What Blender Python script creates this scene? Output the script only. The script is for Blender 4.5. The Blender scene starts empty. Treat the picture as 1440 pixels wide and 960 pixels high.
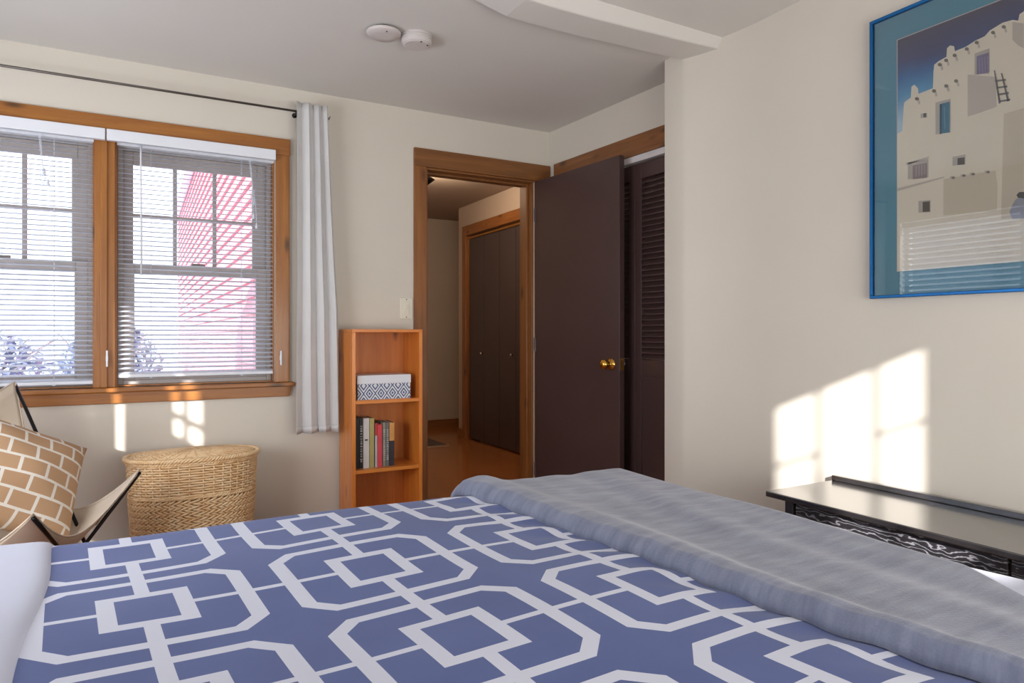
import bpy, bmesh, math, random
from mathutils import Vector, Matrix
random.seed(7)
D = bpy.data; S = bpy.context.scene; COL = S.collection
PI = math.pi
R = math.radians

# ------------------------------------------------------------------ camera
CAMZ = 1.06; YAW = R(28.9); FPX = 948.0; HOR = 470.0
cam = D.cameras.new('camera'); co = D.objects.new('camera', cam); COL.objects.link(co)
co.location = (0, 0, CAMZ); co.rotation_euler = (R(90), 0, -YAW)
cam.sensor_width = 36; cam.lens = 36*FPX/1440; cam.shift_y = -(480-HOR)/1440; cam.clip_start = .05
S.camera = co
# ------------------------------------------------------------------ world, sun, added fill lights
w = D.worlds.new('world'); S.world = w; w.use_nodes = True
bg = w.node_tree.nodes['Background']; bg.inputs[0].default_value = (.80, .88, 1.0, 1); bg.inputs[1].default_value = 2.3
SD = Vector((.7, 1.0, -.43)).normalized()
sun = D.lights.new('sun', 'SUN'); sun.energy = 9.0; sun.angle = R(.7); sun.color = (1, .97, .94)
so = D.objects.new('sun', sun); COL.objects.link(so); so.rotation_euler = SD.to_track_quat('-Z', 'Y').to_euler()
def area(name, loc, aim, sx, sy, power, color):
    l = D.lights.new(name, 'AREA'); l.shape = 'RECTANGLE'; l.size = sx; l.size_y = sy; l.energy = power; l.color = color
    o = D.objects.new(name, l); COL.objects.link(o); o.location = loc
    o.rotation_euler = (Vector(aim)-Vector(loc)).to_track_quat('-Z', 'Y').to_euler(); return o
area('fill_behind_camera', (1.0, -.93, 1.0), (.9, 3.0, 1.9), 2.0, 1.2, 48, (1, .985, .96))  # added fill inside the room, standing in for daylight; far wider than the window
area('fill_left_side', (-1.30, 1.70, .95), (.5, 3.5, .35), 1.3, .9, 30, (.93, .96, 1))  # added cool fill that brightens the wall under the windows; not a window
S.view_settings.view_transform = 'Standard'; S.view_settings.look = 'None'
S.view_settings.exposure = 0.27; S.view_settings.gamma = 1.0; S.view_settings.use_curve_mapping = False

# ------------------------------------------------------------------ measuring helpers (photo pixel -> place on a plane)
cY, sY = math.cos(YAW), math.sin(YAW)
def ray(px): r = (px-720)/FPX; return (r*cY+sY, cY-r*sY)
def onY(px, py, Y): a = ray(px); s = Y/a[1]; return (a[0]*s, CAMZ-(py-HOR)/FPX*s)
def onX(px, py, X): a = ray(px); s = X/a[0]; return (a[1]*s, CAMZ-(py-HOR)/FPX*s)

# ------------------------------------------------------------------ materials
def lin(c): return tuple(((v/255+.055)/1.055)**2.4 if v/255 > .04045 else v/255/12.92 for v in c)+(1,)
class NT:
    def __init__(s, name):
        s.m = D.materials.new(name); s.m.use_nodes = True; s.t = s.m.node_tree; s.n = s.t.nodes; s.b = s.n['Principled BSDF']
    def node(s, t, **k):
        n = s.n.new(t)
        for a, v in k.items(): setattr(n, a, v)
        return n
    def link(s, a, b): s.t.links.new(a, b)
    def inp(s, sock, v):
        if hasattr(v, 'is_linked') or isinstance(v, bpy.types.NodeSocket): s.link(v, sock)
        else: sock.default_value = v
    def math(s, op, a, b=0.0, clamp=False):
        n = s.node('ShaderNodeMath', operation=op, use_clamp=clamp); s.inp(n.inputs[0], a); s.inp(n.inputs[1], b); return n.outputs[0]
    def mix(s, f, a, b):
        n = s.node('ShaderNodeMix', data_type='RGBA'); s.inp(n.inputs[0], f); s.inp(n.inputs[6], a); s.inp(n.inputs[7], b); return n.outputs[2]
    def noise(s, vec=None, scale=5, detail=3, rough=.5, dist=0):
        n = s.node('ShaderNodeTexNoise'); n.inputs['Scale'].default_value = scale; n.inputs['Detail'].default_value = detail
        n.inputs['Roughness'].default_value = rough; n.inputs['Distortion'].default_value = dist
        if vec: s.link(vec, n.inputs['Vector'])
        return n.outputs['Fac']
    def obj(s, scale=(1, 1, 1), rot=(0, 0, 0), loc=(0, 0, 0), src='Object'):
        tc = s.node('ShaderNodeTexCoord'); mp = s.node('ShaderNodeMapping')
        mp.inputs['Scale'].default_value = scale; mp.inputs['Rotation'].default_value = rot; mp.inputs['Location'].default_value = loc
        s.link(tc.outputs[src], mp.inputs['Vector']); return mp.outputs['Vector']
    def ramp(s, f, stops):
        n = s.node('ShaderNodeValToRGB'); s.link(f, n.inputs[0]); e = n.color_ramp.elements
        e[0].position, e[0].color = stops[0]; e[1].position, e[1].color = stops[-1]
        for p, c in stops[1:-1]: x = e.new(p); x.color = c
        return n.outputs[0]
    def bump(s, h, strength=.2, dist=.01):
        n = s.node('ShaderNodeBump'); n.inputs['Strength'].default_value = strength; n.inputs['Distance'].default_value = dist
        s.link(h, n.inputs['Height']); s.link(n.outputs[0], s.b.inputs['Normal'])
    def set(s, col=None, rough=.5, metal=0, spec=None, coat=None):
        if col is not None: s.inp(s.b.inputs['Base Color'], col)
        s.inp(s.b.inputs['Roughness'], rough); s.b.inputs['Metallic'].default_value = metal
        if spec is not None: s.b.inputs['Specular IOR Level'].default_value = spec
        if coat is not None: s.b.inputs['Coat Weight'].default_value = coat; s.b.inputs['Coat Roughness'].default_value = .15
        return s.m
def plain(name, c, rough=.5, metal=0, var=.06, scale=8, spec=None, bump=0):
    t = NT(name); a = lin(c); f = t.noise(t.obj(), scale, 3)
    d = tuple(v*(1-var*2) for v in a[:3])+(1,); l = tuple(min(1, v*(1+var)) for v in a[:3])+(1,)
    m = t.set(t.ramp(f, [(.3, d), (.7, l)]), rough, metal, spec)
    if bump: t.bump(t.noise(t.obj(), scale*12, 4), bump, .003)
    return m
def wood(name, c1, c2, axis=2, rough=.4, coat=.2, knots=True, scale=1.0):
    t = NT(name); sc = [22*scale]*3; sc[axis] = 1.6*scale
    v = t.obj(tuple(sc)); f = t.noise(v, 1.4, 6, .6, .6)
    sc2 = [150*scale]*3; sc2[axis] = 5*scale
    g = t.noise(t.obj(tuple(sc2)), 1, 3, .6)
    c = t.ramp(f, [(.3, lin(c2)), (.5, lin(tuple((a+b)/2 for a, b in zip(c1, c2)))), (.72, lin(c1))])
    c = t.mix(t.math('MULTIPLY', g, .28), c, lin(tuple(v*.55 for v in c2)))
    if knots:
        sk = [9]*3; sk[axis] = 3.2
        vo = t.node('ShaderNodeTexVoronoi'); t.link(t.obj(tuple(sk)), vo.inputs['Vector']); vo.inputs['Scale'].default_value = 1
        k = t.math('LESS_THAN', vo.outputs['Distance'], .085)
        k2 = t.node('ShaderNodeMapRange'); t.link(vo.outputs['Distance'], k2.inputs[0]); k2.inputs[1].default_value = .05; k2.inputs[2].default_value = .17; k2.inputs[3].default_value = .8; k2.inputs[4].default_value = 0
        c = t.mix(k2.outputs[0], c, lin(tuple(v*.4 for v in c2)))
    t.bump(g, .12, .002)
    return t.set(c, rough, 0, None, coat)
def cloth(name, c, rough=.9, weave=900, var=.05, sheen=.2):
    t = NT(name); a = lin(c); f = t.noise(t.obj(), 6, 4)
    col = t.ramp(f, [(.3, tuple(v*(1-var) for v in a[:3])+(1,)), (.7, tuple(min(1, v*(1+var)) for v in a[:3])+(1,))])
    t.bump(t.noise(t.obj(), weave, 2), .25, .001); t.b.inputs['Sheen Weight'].default_value = sheen
    return t.set(col, rough, 0, .2)
M = {}
M['wall'] = plain('wall_paint', (216, 209, 197), .85, 0, .015, 2.0, .25, .06)
M['ceil'] = plain('ceiling_paint', (216, 213, 208), .9, 0, .015, 1.5, .2, .08)
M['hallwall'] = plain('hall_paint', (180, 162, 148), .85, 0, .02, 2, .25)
M['pine_x'] = wood('pine_trim_across', (178, 116, 46), (146, 86, 30), 0)
M['pine_z'] = wood('pine_trim_upright', (178, 116, 46), (146, 86, 30), 2)
M['oak_x'] = wood('door_trim_across', (150, 98, 50), (118, 72, 34), 0)
M['oak_y'] = wood('door_trim_deep', (158, 100, 52), (122, 74, 36), 1)
M['oak_z'] = wood('door_trim_upright', (160, 102, 50), (126, 76, 34), 2)
M['case_z'] = wood('bookcase_wood_upright', (244, 158, 66), (220, 122, 42), 2, .35, .3)
M['case_x'] = wood('bookcase_wood_across', (240, 154, 64), (216, 118, 40), 0, .35, .3, knots=False)
M['caseback'] = wood('bookcase_back_wood', (224, 140, 64), (200, 112, 44), 2, .5, .1)
M['door'] = plain('dark_brown_door_paint', (77, 57, 55), .38, 0, .06, 3)
M['halldoor'] = plain('dark_hall_door_paint', (66, 55, 56), .3, 0, .06, 3)
M['white'] = plain('white_enamel', (226, 229, 236), .4, 0, .01)
M['slat'] = plain('white_blind_slat', (232, 236, 244), .35, 0, .01)
t_ = M['slat'].node_tree; tl = t_.nodes.new('ShaderNodeBsdfTranslucent'); tl.inputs[0].default_value = (.75, .8, .9, 1); ms_ = t_.nodes.new('ShaderNodeMixShader'); ms_.inputs[0].default_value = .3
t_.links.new(t_.nodes['Principled BSDF'].outputs[0], ms_.inputs[1]); t_.links.new(tl.outputs[0], ms_.inputs[2]); t_.links.new(ms_.outputs[0], t_.nodes['Material Output'].inputs['Surface'])
M['sash'] = plain('window_sash_paint', (168, 160, 156), .5, 0, .03)
M['cord'] = plain('white_cord', (215, 222, 235), .7)
M['plastic'] = plain('ivory_plastic', (226, 221, 204), .35, 0, .01)
M['detector'] = plain('off_white_plastic', (205, 198, 196), .45, 0, .01)
M['darkgap'] = plain('dark_plastic', (40, 38, 38), .6)
M['iron'] = plain('black_iron', (30, 26, 28), .35, .5)
M['brass'] = plain('polished_brass', (226, 176, 84), .16, 1, .04)
M['chrome'] = plain('chrome', (205, 205, 205), .15, 1, .02)
M['steel'] = plain('rod_steel', (110, 104, 100), .35, .8)
M['track'] = plain('metal_track', (225, 220, 220), .35, .0)
M['goldtrack'] = plain('gold_track', (196, 140, 70), .3, .8)
M['canvas'] = cloth('beige_canvas', (218, 203, 184), .9, 700)
M['curtain'] = cloth('white_curtain', (208, 207, 207), .9, 900, .03)
M['sheet'] = cloth('white_sheet', (192, 197, 216), .85, 900, .02)
M['mattress'] = cloth('mattress_ticking', (225, 225, 228), .9, 700)
M['throw'] = None
t = NT('black_desk_lacquer'); t.b.inputs['Coat IOR'].default_value = 1.6; M['black'] = t.set(t.ramp(t.noise(t.obj((8, 1, 8)), 6, 4), [(.3, lin((30, 27, 28))), (.7, lin((46, 42, 42)))]), .25, 0, .8, 1)
# desk front: black with pale wavy figure
t = NT('black_wood_grain_front')
wv = t.node('ShaderNodeTexWave', wave_type='BANDS', bands_direction='Z'); t.link(t.obj((1, .35, 1)), wv.inputs['Vector'])
wv.inputs['Scale'].default_value = 26; wv.inputs['Distortion'].default_value = 14; wv.inputs['Detail'].default_value = 3; wv.inputs['Detail Scale'].default_value = 1.4
M['grain'] = t.set(t.ramp(wv.outputs['Fac'], [(.0, lin((36, 34, 37))), (.86, lin((50, 48, 52))), (.97, lin((140, 140, 146)))]), .4)
# floor
t = NT('hall_floor_boards')
br = t.node('ShaderNodeTexBrick'); t.link(t.obj((1, 1, 1), (0, 0, PI/2)), br.inputs['Vector'])
br.inputs['Scale'].default_value = 1; br.inputs['Brick Width'].default_value = 1.1; br.inputs['Row Height'].default_value = .075; br.inputs['Mortar Size'].default_value = .0016
br.inputs['Color1'].default_value = lin((176, 108, 50)); br.inputs['Color2'].default_value = lin((146, 84, 38)); br.inputs['Mortar'].default_value = lin((84, 46, 22))
g = t.noise(t.obj((60, 3, 60)), 1.5, 4)
M['floor'] = t.set(t.mix(t.math('MULTIPLY', g, .35), br.outputs['Color'], lin((112, 62, 28))), .22, 0, .5, .4)
# glass
t = NT('window_glass'); tr = t.node('ShaderNodeBsdfTransparent'); gl = t.node('ShaderNodeBsdfGlossy'); gl.inputs['Roughness'].default_value = .0
fr = t.node('ShaderNodeFresnel'); fr.inputs[0].default_value = 1.5; mx = t.node('ShaderNodeMixShader'); t.link(t.math('MULTIPLY', fr.outputs[0], .6), mx.inputs[0]); t.link(tr.outputs[0], mx.inputs[1]); t.link(gl.outputs[0], mx.inputs[2])
t.link(mx.outputs[0], t.n['Material Output'].inputs['Surface']); M['glass'] = t.m
# duvet pattern: octagon rings, small squares, bars.  UV = (column, row)
PXX, PYY = .383, .352
t = NT('blue_duvet_with_white_octagons')
uv = t.node('ShaderNodeUVMap'); sp = t.node('ShaderNodeSeparateXYZ'); t.link(uv.outputs[0], sp.inputs[0])
def cellabs(sock, p):
    f = t.math('FRACT', t.math('ADD', sock, 100.5)); return t.math('MULTIPLY', t.math('ABSOLUTE', t.math('SUBTRACT', f, .5)), p)
A = cellabs(sp.outputs[0], PXX); B = cellabs(sp.outputs[1], PYY); AB = t.math('ADD', A, B)
def lt(a, v): return t.math('LESS_THAN', a, v)
def mul(*a):
    r = a[0]
    for x in a[1:]: r = t.math('MULTIPLY', r, x)
    return r
def inv(a): return t.math('SUBTRACT', 1, a)
oo = mul(lt(A, .166), lt(B, .155), lt(AB, .277)); oi = mul(lt(A, .139), lt(B, .134), lt(AB, .243))
so_ = mul(lt(A, .070), lt(B, .076)); si = mul(lt(A, .044), lt(B, .054))
lx = mul(lt(B, .0068), inv(lt(A, .06))); ly = mul(lt(A, .0115), inv(lt(B, .065)))
W = t.math('MAXIMUM', t.math('MAXIMUM', mul(oo, inv(oi)), mul(so_, inv(si))), t.math('MAXIMUM', lx, ly))
nb = t.noise(t.obj(), 5, 3)
blue = t.ramp(nb, [(.3, lin((77, 93, 147))), (.7, lin((85, 102, 157)))])
t.bump(t.noise(t.obj(), 900, 2), .2, .001); t.b.inputs['Sheen Weight'].default_value = .15
M['duvet'] = t.set(t.mix(W, blue, lin((212, 217, 234))), .8, 0, .25)
# grey throw
t = NT('grey_blue_throw'); a = t.noise(t.obj((3, 14, 3), (0, 0, .15)), 3, 5, .6); b = t.noise(t.obj(), 260, 3)
t.bump(b, .5, .002); t.b.inputs['Sheen Weight'].default_value = .35
M['throw'] = t.set(t.mix(t.math('MULTIPLY', b, .3), t.ramp(a, [(.3, lin((106, 112, 134))), (.7, lin((141, 147, 167)))]), lin((98, 104, 128))), .9, 0, .2)
# wicker
t = NT('wicker'); f = t.noise(t.obj(), 26, 4); g2 = t.noise(t.obj((1, 1, 1)), 160, 2)
M['wicker'] = t.set(t.mix(t.math('MULTIPLY', g2, .3), t.ramp(f, [(.3, lin((232, 192, 142))), (.55, lin((246, 216, 172))), (.75, lin((248, 226, 188)))]), lin((206, 154, 98))), .5)
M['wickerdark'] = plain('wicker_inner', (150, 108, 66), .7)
# pillow lattice
t = NT('tan_pillow_lattice'); br = t.node('ShaderNodeTexBrick'); mp = t.node('ShaderNodeMapping'); uv = t.node('ShaderNodeUVMap')
t.link(uv.outputs[0], mp.inputs[0]); mp.inputs['Rotation'].default_value = (0, 0, R(2)); t.link(mp.outputs[0], br.inputs['Vector'])
br.inputs['Scale'].default_value = 1; br.inputs['Brick Width'].default_value = .20; br.inputs['Row Height'].default_value = .15; br.inputs['Mortar Size'].default_value = .012
br.inputs['Color1'].default_value = lin((196, 160, 126)); br.inputs['Color2'].default_value = lin((190, 154, 120)); br.inputs['Mortar'].default_value = lin((238, 232, 222))
br.inputs['Mortar Smooth'].default_value = 0
M['pillow'] = t.set(br.outputs['Color'], .85, 0, .2)
# box pattern (UV in diamonds)
t = NT('blue_ikat_diamonds'); uv = t.node('ShaderNodeUVMap'); sp = t.node('ShaderNodeSeparateXYZ'); t.link(uv.outputs[0], sp.inputs[0])
def fa(s): return t.math('ABSOLUTE', t.math('SUBTRACT', t.math('FRACT', t.math('ADD', s, 10)), .5))
d = t.math('ADD', fa(sp.outputs[0]), fa(sp.outputs[1]))
def band(a, b): return mul(lt(d, b), inv(lt(d, a)))
k = t.math('MAXIMUM', t.math('MAXIMUM', lt(d, .10), band(.20, .32)), t.math('MAXIMUM', band(.46, .56), band(.70, .82)))
M['ikat'] = t.set(t.mix(k, lin((226, 228, 232)), lin((52, 84, 134))), .6)
# siding etc.
M['siding'] = plain('red_clapboard', (214, 142, 150), .7, 0, .04, 3)
M['sidingtrim'] = plain('white_corner_board', (235, 235, 240), .6)
M['ground'] = plain('pale_ground', (200, 205, 218), .9, 0, .12, 1.2)
M['leaf'] = plain('blue_grey_leaves', (148, 162, 190), .8, 0, .15, 2)
M['bark'] = plain('bark', (130, 124, 128), .9)

# ------------------------------------------------------------------ mesh building
class MB:
    def __init__(s): s.v = []; s.f = []; s.mi = []; s.uv = []
    def add(s, vs, fs, mi=0, uvs=None):
        o = len(s.v); s.v += [tuple(v) for v in vs]; s.f += [tuple(i+o for i in f) for f in fs]; s.mi += [mi]*len(fs)
        s.uv += list(uvs) if uvs else [(0, 0)]*len(vs); return s
    def box(s, x0, x1, y0, y1, z0, z1, mi=0, M4=None):
        vs = [(x, y, z) for x in (x0, x1) for y in (y0, y1) for z in (z0, z1)]
        if M4: vs = [M4 @ Vector(v) for v in vs]
        return s.add(vs, [(0, 1, 3, 2), (4, 6, 7, 5), (0, 4, 5, 1), (2, 3, 7, 6), (0, 2, 6, 4), (1, 5, 7, 3)], mi)
    def prism(s, pts, a, b, axis='x', mi=0):
        n = len(pts)
        def P(p, t): return (t, p[0], p[1]) if axis == 'x' else (p[0], t, p[1]) if axis == 'y' else (p[0], p[1], t)
        vs = [P(p, a) for p in pts]+[P(p, b) for p in pts]
        return s.add(vs, [tuple(range(n))[::-1], tuple(range(n, 2*n))]+[(i, (i+1) % n, n+(i+1) % n, n+i) for i in range(n)], mi)
    def tube(s, pts, r, n=8, closed=False, mi=0, caps=True):
        pts = [Vector(p) for p in pts]; N = len(pts); rr = r if isinstance(r, (list, tuple)) else [r]*N
        vs = []; fs = []; up = Vector((0, 0, 1)); last = None
        for i, p in enumerate(pts):
            if closed: t = pts[(i+1) % N]-pts[i-1]
            else: t = pts[min(i+1, N-1)]-pts[max(i-1, 0)]
            t.normalize()
            if last is None:
                a = t.cross(up)
                if a.length < .05: a = t.cross(Vector((1, 0, 0)))
            else: a = last-t*last.dot(t)
            a.normalize(); last = a; b = t.cross(a)
            for k in range(n):
                q = 2*PI*k/n; vs.append(p+(a*math.cos(q)+b*math.sin(q))*rr[i])
        M_ = N if closed else N-1
        for i in range(M_):
            j = (i+1) % N
            for k in range(n): fs.append((i*n+k, i*n+(k+1) % n, j*n+(k+1) % n, j*n+k))
        if caps and not closed: fs += [tuple(range(n))[::-1], tuple(range((N-1)*n, N*n))]
        return s.add(vs, fs, mi)
    def lathe(s, prof, c, axis='z', n=24, mi=0):
        vs = []; fs = []; m = len(prof)
        for k in range(n):
            q = 2*PI*k/n
            for r, h in prof:
                a, b = r*math.cos(q), r*math.sin(q)
                vs.append({'z': (c[0]+a, c[1]+b, c[2]+h), 'x': (c[0]+h, c[1]+a, c[2]+b), 'y': (c[0]+a, c[1]+h, c[2]+b)}[axis])
        for k in range(n):
            j = (k+1) % n
            for i in range(m-1): fs.append((k*m+i, j*m+i, j*m+i+1, k*m+i+1))
        fs += [tuple(k*m for k in range(n))[::-1], tuple(k*m+m-1 for k in range(n))]
        return s.add(vs, fs, mi)
    def grid(s, P, nu, nv, mi=0, UV=None, closeu=False):
        vs = [P(i/nu, j/nv) for i in range(nu+1) for j in range(nv+1)]
        uvs = [UV(i/nu, j/nv) for i in range(nu+1) for j in range(nv+1)] if UV else None
        return s.add(vs, [(i*(nv+1)+j, (i+1)*(nv+1)+j, (i+1)*(nv+1)+j+1, i*(nv+1)+j+1) for i in range(nu) for j in range(nv)], mi, uvs)
    def build(s, name, mat, parent=None, smooth=False, bevel=0, seg=2, solid=0, fix=True, sub=0, loc=None):
        me = D.meshes.new(name); L = Vector(loc) if loc else (world_loc(parent) if parent else Vector((0, 0, 0)))
        me.from_pydata([Vector(v)-L for v in s.v], [], s.f)
        ms = mat if isinstance(mat, list) else [mat]
        for m in ms: me.materials.append(m)
        if len(ms) > 1: me.polygons.foreach_set('material_index', s.mi)
        if any(u != (0, 0) for u in s.uv):
            l = me.uv_layers.new(name='UVMap')
            for lp in me.loops: l.data[lp.index].uv = s.uv[lp.vertex_index]
        if fix:
            bm = bmesh.new(); bm.from_mesh(me); bmesh.ops.recalc_face_normals(bm, faces=bm.faces); bm.to_mesh(me); bm.free()
        if smooth: me.polygons.foreach_set('use_smooth', [True]*len(me.polygons))
        o = D.objects.new(name, me); COL.objects.link(o)
        if parent: o.parent = parent; o.location = L-world_loc(parent)
        else: o.location = L
        if solid: m_ = o.modifiers.new('solid', 'SOLIDIFY'); m_.thickness = solid; m_.offset = 1
        if sub: m_ = o.modifiers.new('sub', 'SUBSURF'); m_.levels = sub; m_.render_levels = sub
        if bevel: m_ = o.modifiers.new('bevel', 'BEVEL'); m_.width = bevel; m_.segments = seg; m_.limit_method = 'ANGLE'; m_.angle_limit = R(40)
        return o
def world_loc(o):
    v = Vector((0, 0, 0))
    while o: v += o.location; o = o.parent
    return v
def tag(o, label=None, cat=None, group=None, kind=None):
    if label: o['label'] = label
    if cat: o['category'] = cat
    if group: o['group'] = group
    if kind: o['kind'] = kind
    return o
def thing(name, loc, label, cat, group=None, kind=None):
    o = D.objects.new(name, None); COL.objects.link(o); o.location = loc; o.empty_display_size = .05
    return tag(o, label, cat, group, kind)
def bx(*a): return MB().box(*a)
STR = 'structure'

# ================================================================== ROOM SHELL
NY = 3.52            # window wall
EX = 2.15            # picture wall
WX = -1.35           # left wall
SYw = -1.0           # wall behind
CZ = 2.30
def closetX(y): return 2.205+(3.52-y)*.062     # the closet wall is slightly askew
# floors
tag(bx(WX-.15, 4.4, SYw-.15, NY+.07, -.1, 0).build('floor', M['floor']), 'orange brown wooden board floor of the bedroom', 'floor', kind=STR)
tag(bx(.9, 4.4, NY+.07, 7.3, -.1, 0).build('floor', M['floor']), 'orange brown wooden board floor of the hallway', 'floor', kind=STR)
tag(bx(WX-.15, 3.1, SYw-.15, NY+.0, CZ, CZ+.12).build('ceiling', M['ceil']), 'pale grey bedroom ceiling', 'ceiling', kind=STR)
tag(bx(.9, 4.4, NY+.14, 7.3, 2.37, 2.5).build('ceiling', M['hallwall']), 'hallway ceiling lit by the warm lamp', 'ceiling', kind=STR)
# soffit beam across the ceiling: box with a tapering left end
b = MB()
y0, y1 = 2.05, 2.225
sec = [(.80, 2.301), (1.02, 2.288), (1.2, 2.247), (1.3, 2.243), (1.5, 2.243), (1.9, 2.252), (2.2, 2.262)]
vs = []; fs = []
for x, z in sec: vs += [(x, y0-.02, CZ+.02), (x, y0+.012, z), (x, y1, z+.004), (x, y1, CZ+.02)]
for i in range(len(sec)-1):
    for k in range(4): fs.append((i*4+k, i*4+(k+1) % 4, (i+1)*4+(k+1) % 4, (i+1)*4+k))
fs += [(3, 2, 1, 0), tuple(range(len(vs)-4, len(vs)))]
b.add(vs, fs)
tag(b.build('trim_1', M['ceil'], bevel=.006), 'low boxed ceiling beam running to the picture wall', 'beam', kind=STR)
# window wall with openings
wx0, wxm0, wxm1, wx1 = -.865, -.176, -.097, .592     # two windows
wz0, wz1 = .822, 1.955
dx0, dx1, dz1 = 1.392, 2.093, 1.99                    # doorway
TH = .14
b = MB()
b.box(WX-.15, wx0, NY, NY+TH, 0, 2.45); b.box(wx0, wx1, NY, NY+TH, 0, wz0); b.box(wx0, wx1, NY, NY+TH, wz1, 2.45)
b.box(wxm0, wxm1, NY+.02, NY+TH, wz0, wz1)
b.box(wx1, dx0, NY, NY+TH, 0, 2.45); b.box(dx0, dx1, NY, NY+TH, dz1, 2.45); b.box(dx1, 2.40, NY, NY+TH, 0, 2.45)
tag(b.build('wall_back', M['wall']), 'cream wall with the windows and the doorway', 'wall', kind=STR)
# picture wall, pilaster and closet wall
b = MB(); b.prism([(EX, SYw-.15), (EX, 1.86), (2.146, 1.93), (2.137, 2.0), (2.122, 2.08), (2.103, 2.15), (2.085, 2.205), (2.078, 2.228), (2.082, 2.34), (2.7, 2.34), (2.7, SYw-.15)], 0, 2.45, 'z')
o = b.build('wall_right', M['wall'], smooth=True); md = o.modifiers.new('e', 'EDGE_SPLIT'); md.split_angle = R(35)
tag(o, 'cream wall with the blue framed picture', 'wall', kind=STR)
b = MB()
def cw(ya, yb, z0, z1, f=0, th=.10):   # slab in the skewed closet wall
    return [(closetX(ya)+f, ya), (closetX(yb)+f, yb), (closetX(yb)+f+th, yb), (closetX(ya)+f+th, ya)]
b.prism(cw(2.3, 3.53, 0, 0), 1.995, 2.45, 'z'); b.prism(cw(3.385, 3.53, 0, 0), 0, 1.995, 'z'); 
tag(b.build('wall_closet', M['wall']), 'cream wall above the louvered closet', 'wall', kind=STR)
tag(bx(2.95, 3.0, 2.25, 3.6, 0, 2.45).build('wall_closet_rear', M['wall']), 'rear wall inside the closet', 'wall', kind=STR)
# left wall with blind-covered window, plus an unseen gap and small opening cut to cast sun patches
b = MB(); LZ0, LZ1 = .82, 2.0
b.box(WX-.04, WX, 3.40, NY, 0, 2.45); b.box(WX-.04, WX, 1.66, 3.40, 0, LZ0); b.box(WX-.04, WX, 1.66, 3.40, LZ1, 2.45)
b.box(WX-.04, WX, 1.72, 1.80, 0, 2.45); b.box(WX-.04, WX, 1.39, 1.63, 0, 2.45); b.box(WX-.04, WX, 1.17, 1.39, 0, 1.51); b.box(WX-.04, WX, 1.17, 1.39, 1.82, 2.45)
b.box(WX-.04, WX, SYw-.15, 1.17, 0, 2.45)
tag(b.build('wall_left', M['wall']), 'cream wall left of the chair, outside the picture', 'wall', kind=STR)
# wall behind the camera with the sunny window
bwx0, bwx1, bwz0, bwz1 = .169, .589, 1.32, 1.99
b = MB(); b.box(WX, bwx0, SYw-.05, SYw, 0, 2.45); b.box(bwx1, EX, SYw-.05, SYw, 0, 2.45); b.box(bwx0, bwx1, SYw-.05, SYw, 0, bwz0); b.box(bwx0, bwx1, SYw-.05, SYw, bwz1, 2.45)
tag(b.build('wall_front', M['wall']), 'cream wall behind the viewer', 'wall', kind=STR)
b = MB()
for x in (.31, .461): b.box(x-.004, x+.004, SYw-.04, SYw-.02, bwz0, bwz1)
b.box(bwx0, .31, SYw-.04, SYw-.02, 1.756, 1.764); b.box(.461, bwx1, SYw-.04, SYw-.02, 1.756, 1.764)
tag(b.build('window_3', M['white']), 'window muntins behind the viewer', 'window', kind=STR)
# hallway walls
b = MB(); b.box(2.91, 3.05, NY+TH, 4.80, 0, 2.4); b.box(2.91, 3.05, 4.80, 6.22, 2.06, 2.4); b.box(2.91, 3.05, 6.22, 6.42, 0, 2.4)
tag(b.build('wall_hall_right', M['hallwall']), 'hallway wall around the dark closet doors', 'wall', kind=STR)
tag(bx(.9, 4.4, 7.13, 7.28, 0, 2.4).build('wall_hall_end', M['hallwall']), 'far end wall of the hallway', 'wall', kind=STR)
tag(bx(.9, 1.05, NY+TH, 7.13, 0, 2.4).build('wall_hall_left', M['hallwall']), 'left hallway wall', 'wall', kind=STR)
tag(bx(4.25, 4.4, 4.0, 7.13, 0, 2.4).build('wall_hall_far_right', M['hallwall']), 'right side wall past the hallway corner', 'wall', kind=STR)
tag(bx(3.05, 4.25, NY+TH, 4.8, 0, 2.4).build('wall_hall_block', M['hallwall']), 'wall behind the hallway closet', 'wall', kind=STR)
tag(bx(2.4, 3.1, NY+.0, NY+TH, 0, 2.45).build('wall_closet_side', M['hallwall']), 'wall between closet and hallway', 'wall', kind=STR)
tag(bx(1.05, 4.25, 7.115, 7.13, 0, .09).build('baseboard_hall', M['oak_x']), 'brown wooden baseboard at the end of the hallway', 'baseboard', kind=STR)
tag(bx(2.895, 2.91, 6.30, 6.42, 0, .09).build('baseboard_hall_right', M['oak_y']), 'short brown baseboard beside the hallway closet', 'baseboard', kind=STR)
tag(bx(WX, dx0-.075, NY-.014, NY, 0, .09).build('baseboard_back', M['pine_x'], bevel=.003), 'pine baseboard below the windows', 'baseboard', kind=STR)
tag(bx(EX-.014, EX, SYw, 2.222, 0, .09).build('baseboard_right', M['oak_y'], bevel=.003), 'wooden baseboard behind the black desk', 'baseboard', kind=STR)

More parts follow.
